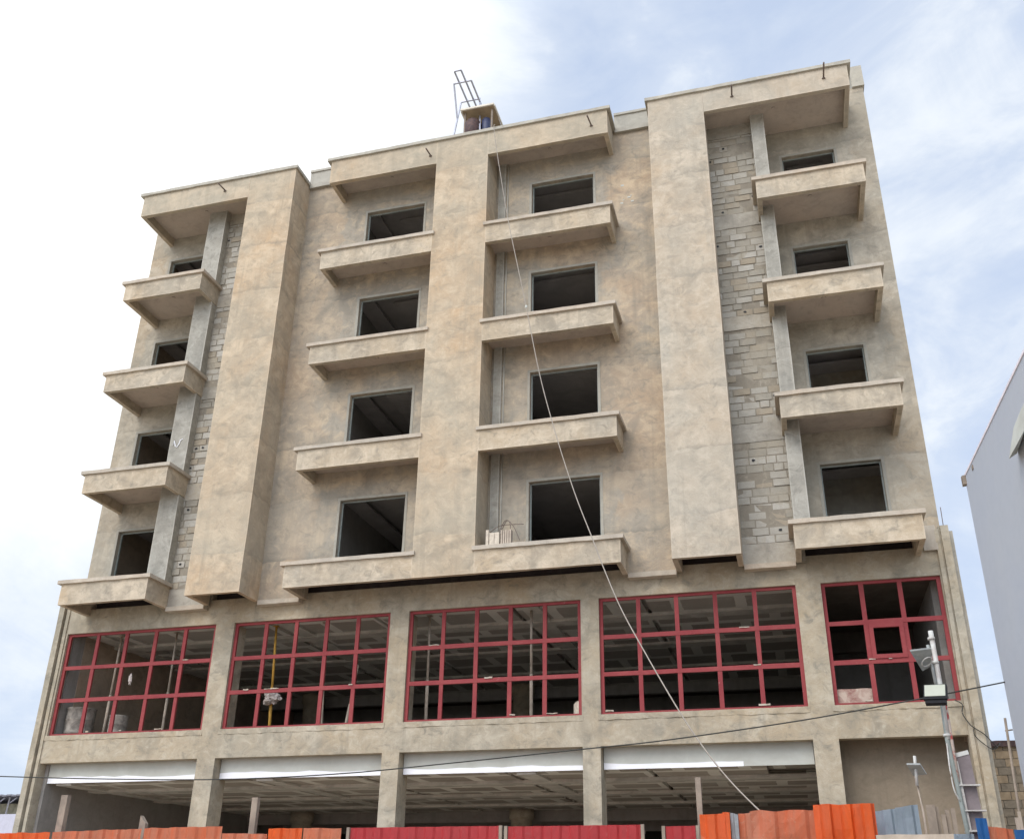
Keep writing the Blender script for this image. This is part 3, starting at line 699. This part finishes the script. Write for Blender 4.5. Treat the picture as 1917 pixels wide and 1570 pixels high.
lump('cloth_bundle', (6.24, .86, 5.97), .19, m_cloth, 4, 'crumpled dirty white cloth tied to the yellow prop in the second red window', 'cloth', .6, (1.1, .8, .8))
lump('cloth_rag', (2.36, .24, 6.52), .055, m_cloth, 8, 'small twisted rag hanging on the bars of the leftmost red window', 'rag', .5, (.8, .6, 2.6))
for cx, r, zt_, lb in ((.50, .37, 5.93, 'large cement stained drum behind the bottom left corner of the leftmost red window'), (1.72, .24, 5.70, 'smaller cement stained drum behind the second column of the leftmost red window')):
    bm = B(); z = 4.95; hgt = zt_ - z
    lathe(bm, cx, .9, [(r * .92, z), (r * .98, z + hgt * .3), (r * 1.03, z + hgt * .31), (r * .98, z + hgt * .33), (r, z + hgt * .66), (r * 1.04, z + hgt * .68), (r, z + hgt * .7), (r, z + hgt * .96), (r * 1.05, zt_), (r * .95, zt_), (r * .93, zt_ - .1)], 26)
    tag(obj('drum', bm, m_drum), lb, 'drum', 'drums behind the leftmost red window')
bm = B(); lathe(bm, 14.46, .9, [(.2, 4.96), (.24, 5.1), (.24, 5.5), (.18, 5.56), (.02, 5.57)], 22)
tag(obj('bucket', bm, m_crate), 'beige tub in the bottom right corner of the third red window', 'tub')
bm = B(); box(bm, 20.19, 20.92, .36, .385, 5.13, 5.49, .12, .006)
pb = simple('stained_plywood', (.47, .37, .30), .85, .2, 0, .5, 4, (.25, .12, .10))
tag(obj('board', bm, pb), 'stained board standing in the lowest left pane of the rightmost red window', 'board')
# bricks and wire on the lowest balcony right of the middle pier
bm = B(); box(bm, 12.43, 12.50, -.72, -.5, 8.94, 9.48); 
for k in range(2): box(bm, 12.52 + k * .13, 12.64 + k * .13, -.72, -.5, 8.94, 9.40, .1, .004)
tag(obj('hollow_bricks', bm, m_crate), 'cream hollow bricks stacked on the lowest balcony right of the middle pier', 'bricks')
bm = B()
for k in range(5): box(bm, 12.80 + k * .055, 12.84 + k * .055, -.70, -.55, 8.94, 9.46 - .02 * (k % 2))
tag(obj('timber_offcuts', bm, m_woodp), 'pale upright timber offcuts beside the cream bricks on the balcony', 'timber')
bm = B()
for pts in ([(12.60, -.6, 9.40), (12.72, -.6, 9.46), (12.88, -.62, 9.72), (13.00, -.6, 9.66), (13.02, -.6, 9.3)], [(12.70, -.6, 9.38), (12.80, -.55, 9.56), (12.93, -.6, 9.73), (13.10, -.6, 9.55), (13.25, -.6, 9.2)], [(12.5, -.6, 9.46), (12.7, -.58, 9.6), (12.9, -.6, 9.62), (13.35, -.6, 9.60)]):
    tube(bm, smooth(pts, 4), .009, 6)
tag(obj('wire_coil', bm, m_rebar), 'loose springy binding wire above the bricks on the lowest balcony', 'wire')
# hanging cables at the right corner of the building
bm = B()
c1 = [(22.50, .08, 5.12), (22.63, .06, 5.02), (22.60, .05, 4.84), (22.70, .04, 4.62), (22.80, .04, 4.52), (22.95, .04, 4.40), (23.10, .05, 4.20), (23.5, 2.0, 4.40), (24.0, 5.9, 4.9)]
c2 = [(22.78, .05, 4.55), (22.76, .05, 4.40), (22.90, .04, 4.22), (23.08, .05, 4.10), (23.3, .6, 4.3), (23.9, 5.9, 4.75)]
tube(bm, smooth(c1, 5), .011, 6); tube(bm, smooth(c2, 5), .010, 6)
tag(obj('loose_cable', bm, m_cable), 'tangled black cable drooping past the lower right corner of the building', 'cable')
# overhead cable across the front
oc = [(-2.0, -8.1, 3.75), (3.0, -8, 3.22), (6.55, -8, 3.05), (8.6, -8, 2.965), (10.7, -8, 2.915), (12.66, -8, 2.955), (14.41, -8, 3.065), (16.31, -8, 3.20), (17.52, -8, 3.29), (19.33, -8, 3.49), (20.71, -8, 3.69), (21.25, -8.02, 3.77), (21.92, -8.05, 3.875)]
bm = B(); tube(bm, smooth(oc, 6), .0095, 6)
tag(obj('overhead_cable', bm, m_cable), 'thin black overhead cable strung across the front to the blue grey house', 'cable')

# ------------------------------------------------------------------ sheet metal fence
def sheet(x0, x1, zl, zr, y=-9.0, pitch=.23, depth=.028, zb=GZ, seed=0, dent=.012, ragged=.012, lean=0.0):
    rnd = random.Random(seed); from mathutils import noise as mn
    bm = B(); xs = []; x = x0; prof = [(0, 0), (.30, 0), (.42, 1), (.80, 1), (.92, 0)]
    pts = []
    k = 0
    while True:
        for f, d in prof:
            X = x0 + (k + f) * pitch
            if X >= x1: break
            pts.append((X, d))
        else:
            k += 1; continue
        break
    pts.append((x1, pts[-1][1]))
    rows = 12; grid = []
    for r in range(rows + 1):
        t = r / rows; row = []
        for X, d in pts:
            f = (X - x0) / (x1 - x0); top = zl + (zr - zl) * f + ragged * mn.noise(Vector((X * 5, seed, 0)))
            Z = zb + (top - zb) * (t ** .6)
            row.append(bm.verts.new((X, y - d * depth + dent * 2 * mn.noise(Vector((X * 3, Z * 3, seed * 1.7))) + lean * t, Z)))
        grid.append(row)
    for a, b in zip(grid, grid[1:]):
        for i in range(len(a) - 1): bm.faces.new((a[i], a[i + 1], b[i + 1], b[i]))
    bmesh.ops.solidify(bm, geom=bm.faces[:], thickness=.003)
    return bm
def fence(label, cx, sheets, rails=True):
    f = thing('metal_sheet_fence', label, 'fence', (cx, -9, GZ), 'sheet metal hoarding along the street')
    for i, (a, b, zl, zr, mt, lb, kw) in enumerate(sheets): obj('corrugated_sheet', sheet(a, b, zl, zr, seed=int(a * 10), **kw), mt, f, lb)
    if rails:
        a, b = sheets[0][0], sheets[-1][1]
        for z in (.4, 1.7): bm = B(); box(bm, a, b, -8.965, -8.90, z, z + .07); obj('rail', bm, m_wood, f)
    return f
fence('low run of orange corrugated sheets at the far left of the hoarding', 9.0, [
    (2.0, 4.5, 2.08, 2.09, m_or, None, {}), (4.52, 7.0, 2.09, 2.10, m_orf, None, {}),
    (7.02, 8.60, 2.10, 2.11, m_or, 'bright orange sheet', {}), (8.62, 10.13, 2.115, 2.145, m_orf, 'faded scratched orange sheet', dict(dent=.02)),
    (10.15, 11.39, 2.15, 2.165, m_orf, None, dict(pitch=.3)), (11.41, 12.10, 2.075, 2.06, m_orf, 'short bleached sheet', dict(dent=.02)),
    (12.12, 12.62, 2.125, 2.13, m_or, 'clean orange sheet', {}), (12.64, 13.21, 2.13, 2.12, m_orf, None, dict(pitch=.3))])
def gate(x0, x1, z, lb):
    g_ = thing('metal_gate', lb, 'gate', ((x0 + x1) / 2, -9, GZ), 'crimson sheet metal gate leaves')
    obj('panel', sheet(x0 + .045, x1 - .045, z, z + .004, seed=int(x0), pitch=.245, depth=.022, dent=.004, ragged=.003), m_gate, g_)
    bm = B(); box(bm, x0, x0 + .04, -9.03, -8.98, GZ + .05, z + .005); box(bm, x1 - .04, x1, -9.03, -8.98, GZ + .05, z + .008); box(bm, x0, x1, -8.975, -8.94, z - .1, z - .06); box(bm, x0, x1, -8.975, -8.94, .2, .24)
    obj('frame', bm, m_wood, g_)
gate(13.29, 15.46, 2.125, 'left leaf of the crimson corrugated gate below the third red window')
gate(15.49, 17.30, 2.12, 'right leaf of the crimson corrugated gate, beside the dark gap')
gate(17.52, 17.98, 2.10, 'narrow crimson gate leaf with a pale edge, beside the bright orange sheets')
fence('taller dented run of orange corrugated sheets right of the crimson gate', 19.0, [
    (17.99, 18.27, 2.235, 2.24, m_or, None, {}), (18.27, 18.36, 2.255, 2.25, m_or, None, dict(pitch=.1, depth=.05)), (18.365, 18.46, 2.25, 2.23, m_galv, 'bare grey folded sheet edge', dict(pitch=.12, depth=.05)),
    (18.46, 18.61, 2.245, 2.245, m_orf, None, {}), (18.60, 19.36, 2.262, 2.27, m_orf, 'badly dented orange sheet', dict(y=-9.03, dent=.04, ragged=.03, pitch=.36)),
    (19.35, 20.05, 2.322, 2.325, m_or, 'tall bright orange sheet', dict(y=-9.06, dent=.022, pitch=.235, depth=.05))])
fence('grey blue corrugated sheets leaning behind a timber rail near the lamp pole', 20.4, [
    (20.06, 20.30, 2.26, 2.29, m_blsheet, None, dict(y=-8.9, lean=.12)), (20.30, 20.56, 2.30, 2.325, m_blsheet, None, dict(y=-8.9, lean=.12, dent=.02))], rails=False)
fence('short run of blue and rusty orange sheets by the blue grey house', 21.4, [
    (20.86, 21.10, 1.99, 1.98, m_blsheet, None, {}), (21.14, 21.255, 2.155, 2.15, m_blue, 'bright blue curled sheet', dict(pitch=.16, depth=.04)), (21.26, 21.52, 2.06, 2.035, m_orf, 'rusty orange sheet', {}), (21.53, 21.88, 2.03, 2.0, m_blue, 'deep blue sheet', {})])
bm = B(); box(bm, 20.02, 20.86, -9.16, -9.10, 1.90, 1.975, .2, .006)
tag(obj('timber_rail', bm, m_woodp), 'pale timber rail lying across the grey blue sheets', 'rail')
for i, (x, w, z) in enumerate(((20.63, .10, 2.31), (20.72, .05, 2.29), (20.78, .05, 2.20), (20.835, .045, 2.255), (20.895, .045, 2.27))):
    bm = B(); box(bm, x, x + w, -8.98 + .03 * (i % 2), -8.95 + .03 * (i % 2), GZ, z, .4, .004)
    tag(obj('fence_plank', bm, m_wood), ['widest weathered plank just right of the grey blue sheets', 'thin weathered plank next to the widest plank', 'shortest weathered plank in the row behind the timber rail', 'weathered plank second from the lamp pole', 'weathered plank nearest the lamp pole'][i], 'plank', 'upright planks behind the timber rail')
for x, z, w, lb in ((8.455, 2.66, .115, 'timber post behind the orange sheets, leftmost of the posts'), (9.88, 2.35, .10, 'short broken timber post behind the faded orange sheets'), (11.67, 2.57, .085, 'timber post between the faded orange sheets and the clean orange one'), (17.965, 2.71, .07, 'slim timber post behind the join of crimson gate and orange sheets'), (13.25, 2.10, .05, 'stubby timber post left of the crimson gate')):
    bm = B(); box(bm, x - w / 2, x + w / 2, -8.7, -8.62, GZ, z, .5, .005)
    if z == 2.35:
        for v in bm.verts:
            if v.co.z > 2.2 and v.co.x > x: v.co.z -= .11
    tag(obj('fence_post', bm, m_wood), lb, 'post', 'timber posts behind the hoarding')
for x, z, lb in ((21.84, 2.31, 'short timber stake behind the deep blue sheet, by the blue grey house'), (21.80, 2.24, 'thinner stake next to the short timber stake by the blue grey house')):
    bm = B(); box(bm, x - .018, x + .018, -7.84, -7.80, GZ, z, .5, .003); tag(obj('stake', bm, m_woodp), lb, 'stake')
bm = B(); tube(bm, [(21.76, -7.8, GZ), (21.885, -7.8, 3.46)], .016, 8); tube(bm, [(21.86, -7.8, 3.30), (21.95, -7.8, 3.31)], .01, 6)
tag(obj('thin_pole', bm, m_wood), 'thin bare pole standing against the blue grey house', 'pole')

# ------------------------------------------------------------------ lamp pole
LP = thing('lamp_pole', 'patched pole with floodlight and solar lamp in front of the rightmost red window', 'lamp pole', (21.10, -8.6, GZ))
bm = B(); tube(bm, [(21.045, -8.6, 3.10), (21.055, -8.6, 3.75), (21.045, -8.6, 4.46)], .031, 12); obj('mast', bm, m_pvc, LP)
bm = B(); tube(bm, [(21.01, -8.6, 3.72), (20.985, -8.6, 4.28)], .021, 10); obj('conduit', bm, m_lampb, LP)
bm = B(); tube(bm, [(21.085, -8.6, 2.6), (21.08, -8.6, 3.62)], .020, 10); obj('mast', bm, m_redpaint, LP)
bm = B(); tube(bm, [(21.12, -8.6, GZ), (21.10, -8.6, 1.95), (21.035, -8.6, 3.1), (21.045, -8.6, 3.6)], .028, 12); obj('conduit', bm, m_pvcg, LP)
bm = B(); tube(bm, smooth([(21.02, -8.62, 3.05), (21.0, -8.68, 2.75), (21.01, -8.68, 2.5), (21.06, -8.63, 2.38)], 5), .009, 6); obj('wire', bm, m_pvc, LP)
bm = B()
for z in (3.15, 4.36, 4.05): lathe(bm, 21.04, -8.6, [(.045, z - .015), (.045, z + .015)], 12)
obj('clamp', bm, m_pvc, LP)
# solar street lamp head
bm = B(); vs = [(20.72, -8.95, 4.13), (20.98, -8.90, 4.16), (21.0, -8.55, 4.02), (20.88, -8.55, 3.96)]
t = [bm.verts.new((v[0], v[1], v[2] + .02)) for v in vs]; b = [bm.verts.new(v) for v in vs]; bm.faces.new(t); bm.faces.new(b)
for k in range(4): bm.faces.new((t[k], t[(k + 1) % 4], b[(k + 1) % 4], b[k]))
soften(bm, .012); lh = obj('solar_lamp', bm, m_lampb, LP)
bm = B()
for s_ in (.62,):
    c = Vector((20.925, -8.74, 4.035)); ring = [c + Vector((math.cos(a) * .10 * s_, math.sin(a) * .15 * s_, math.cos(a) * .03 * s_ + math.sin(a) * -.055 * s_ )) for a in (k * math.pi / 8 for k in range(17))]
    tube(bm, ring, .008, 6)
obj('lens', bm, m_pvc, lh)
# floodlight, face tilted down to the street
fl = B(); R3 = Matrix.Rotation(math.radians(-22), 4, 'X') @ Matrix.Rotation(math.radians(-14), 4, 'Z') @ Matrix.Rotation(math.radians(9), 4, 'Y'); ctr = Vector((20.95, -8.86, 3.63))
def tbox(bm, sx, sy, sz, off, mi=0):
    fs = []; n0 = len(bm.verts)
    vs = [bm.verts.new(ctr + (R3 @ Vector((off[0] + a * sx / 2, off[1] + b * sy / 2, off[2] + c * sz / 2)))) for a in (-1, 1) for b in (-1, 1) for c in (-1, 1)]
    for f in ((0, 1, 3, 2), (4, 6, 7, 5), (0, 4, 5, 1), (2, 3, 7, 6), (0, 2, 6, 4), (1, 5, 7, 3)): bm.faces.new([vs[k] for k in f])
tbox(fl, .27, .05, .20, (0, 0, -.005)); tbox(fl, .20, .04, .16, (0, .045, 0)); tbox(fl, .24, .07, .05, (0, .03, -.125)); soften(fl, .006)
fo = obj('floodlight', fl, m_lampd, LP)
fl = B(); tbox(fl, .24, .006, .155, (0, -.029, .008)); obj('lens', fl, m_lens, fo)
bm = B(); bar(bm, (20.95, -8.80, 3.60), (21.04, -8.61, 3.58), .03); obj('bracket', bm, m_lampd, LP)
# trunking post strapped to it
TP = thing('trunking_post', 'mauve grey square trunking with white edge tied behind the lamp pole', 'post', (21.2, -8.5, GZ))
bm = B(); bar(bm, (21.33, -8.50, GZ), (21.19, -8.50, 2.92), .16, .07); obj('post', bm, m_box, TP)
bm = B(); bar(bm, (21.205, -8.56, GZ), (21.10, -8.56, 2.84), .035, .05); bar(bm, (21.08, -8.52, 2.91), (21.26, -8.52, 2.95), .05, .05); obj('edge_strip', bm, m_pvc, TP)
bm = B()
for z, x in ((2.56, 21.14), (2.27, 21.16), (2.04, 21.16)): box(bm, x - .08, x + .18, -8.62, -8.47, z - .008, z + .008, 0, .004)
obj('strap', bm, m_pvc, TP)
# second, smaller solar lamp
L2 = thing('solar_street_lamp', 'small solar lamp on a thin pale stick in front of the closed ground floor bay', 'lamp', (20.66, -8.2, GZ))
bm = B(); tube(bm, [(20.70, -8.2, GZ), (20.675, -8.2, 2.30), (20.645, -8.2, 2.72)], .015, 8); obj('pole', bm, m_woodp, L2)
bm = B(); tube(bm, [(20.645, -8.24, 2.60), (20.665, -8.24, 2.96)], .019, 8); obj('bracket', bm, m_pvc, L2)
bm = B(); vs = [(20.545, -8.36, 2.84), (20.70, -8.40, 2.83), (20.79, -8.12, 2.745), (20.63, -8.08, 2.735)]
t = [bm.verts.new((v[0], v[1], v[2] + .02)) for v in vs]; b = [bm.verts.new(v) for v in vs]; bm.faces.new(t); bm.faces.new(b)
for k in range(4): bm.faces.new((t[k], t[(k + 1) % 4], b[(k + 1) % 4], b[k]))
soften(bm, .006); obj('lamp_head', bm, m_lampb, L2)

# ------------------------------------------------------------------ neighbours
NB = thing('house', 'tall windowless blue grey house wall at the right edge', 'building', (24, -12, GZ))
bm = B(); c0 = Vector((21.915, -8.0)); c1 = Vector((22.32, -16.8))
vs = [(c0.x, c0.y), (c1.x, c1.y), (30, -16.8), (30, -8.0)]
a = [bm.verts.new((*p, GZ)) for p in vs]; b = [bm.verts.new((*p, 6.79)) for p in vs]
for k in range(4): bm.faces.new((a[k], a[(k + 1) % 4], b[(k + 1) % 4], b[k]))
bm.faces.new(b); bm.faces.new(a); obj('wall', bm, m_nb, NB)
bm = B(); bar(bm, (21.93, -7.99, 6.80), (22.33, -16.8, 6.80), .05, .03); obj('roof_edge', bm, m_nbr, NB)
bm = B(); box(bm, 21.87, 22.02, -8.06, -7.96, 6.66, 6.80, .05, .008); box(bm, 21.93, 21.97, -8.55, -8.47, 6.68, 6.74); obj('roof_bracket', bm, m_wood, NB)
AC = B(); vs = [(22.03, -10.47), (22.10, -11.3)]
q = [AC.verts.new(p) for p in ((22.02, -10.52, 6.00), (21.90, -10.62, 5.90), (21.93, -11.4, 5.90), (22.09, -11.4, 6.35), (22.05, -10.85, 6.35), (22.035, -10.55, 6.05), (21.96, -10.85, 6.18), (21.97, -11.4, 6.2))]
bmesh.ops.convex_hull(AC, input=AC.verts[:]); obj('wall_vent', AC, m_white, NB)
BW = thing('block_boundary_wall', 'brown cement block wall between the building and the blue grey house', 'wall', (24.3, 6, GZ))
bm = B(); rnd = random.Random(5); z = GZ; r = 0
while z < 4.95:
    x = 23.1 - (.2 if r % 2 else 0)
    while x < 26.5:
        if not (z < 2.55 and z > 1.2 and 23.6 < x < 25.5):
            box(bm, x + .008, x + .40, 6 + rnd.uniform(-.01, .01), 6.15, z + .006, z + .192, 0, .004, rnd.randrange(3))
        x += .412
    z += .2; r += 1
obj('blocks', bm, m_mudbrick, BW)
bm = B(); box(bm, 23.08, 26.5, 6.03, 6.14, 2.6, 4.94, mi=0); box(bm, 23.0, 26.6, 5.9, 6.2, 4.95, 5.08, .3, .015, 1); box(bm, 23.4, 25.6, 5.98, 6.1, 2.5, 2.62, mi=0); obj('mortar', bm, [m_mortar, m_dark], BW)
bm = B(); box(bm, 23.3, 26, 7.5, 7.6, GZ, 3); obj('shade_board', bm, m_blk, BW)  # black board painted as the darkness behind the missing blocks
FH = thing('pergola_house', 'far lavender house with a cream upper wall under a grey tin roof on dark struts', 'building', (-13.5, 16, GZ))
bm = B(); box(bm, -20, -9, 14, 20, GZ, 4.42); obj('wall', bm, m_lav, FH)
bm = B(); box(bm, -20, -9, 15.2, 20, 4.42, 4.95); obj('upper_wall', bm, m_cream, FH)
bm = B()
for k in range(46): box(bm, -20 + k * .24, -19.78 + k * .24, 13.7, 18, 5.10 + .02 * (k % 2), 5.16 + .02 * (k % 2))
obj('roof', bm, m_roofiron, FH)
bm = B()
for x in (-19, -17.5, -16.2, -15, -13.85, -13.25, -12.7, -11.5):
    bar(bm, (x, 14.1, 4.42), (x + .12, 14.0, 5.1), .05); bar(bm, (x + .05, 14.1, 4.85), (x + .5, 14.0, 5.08), .04)
obj('strut', bm, m_steel, FH)
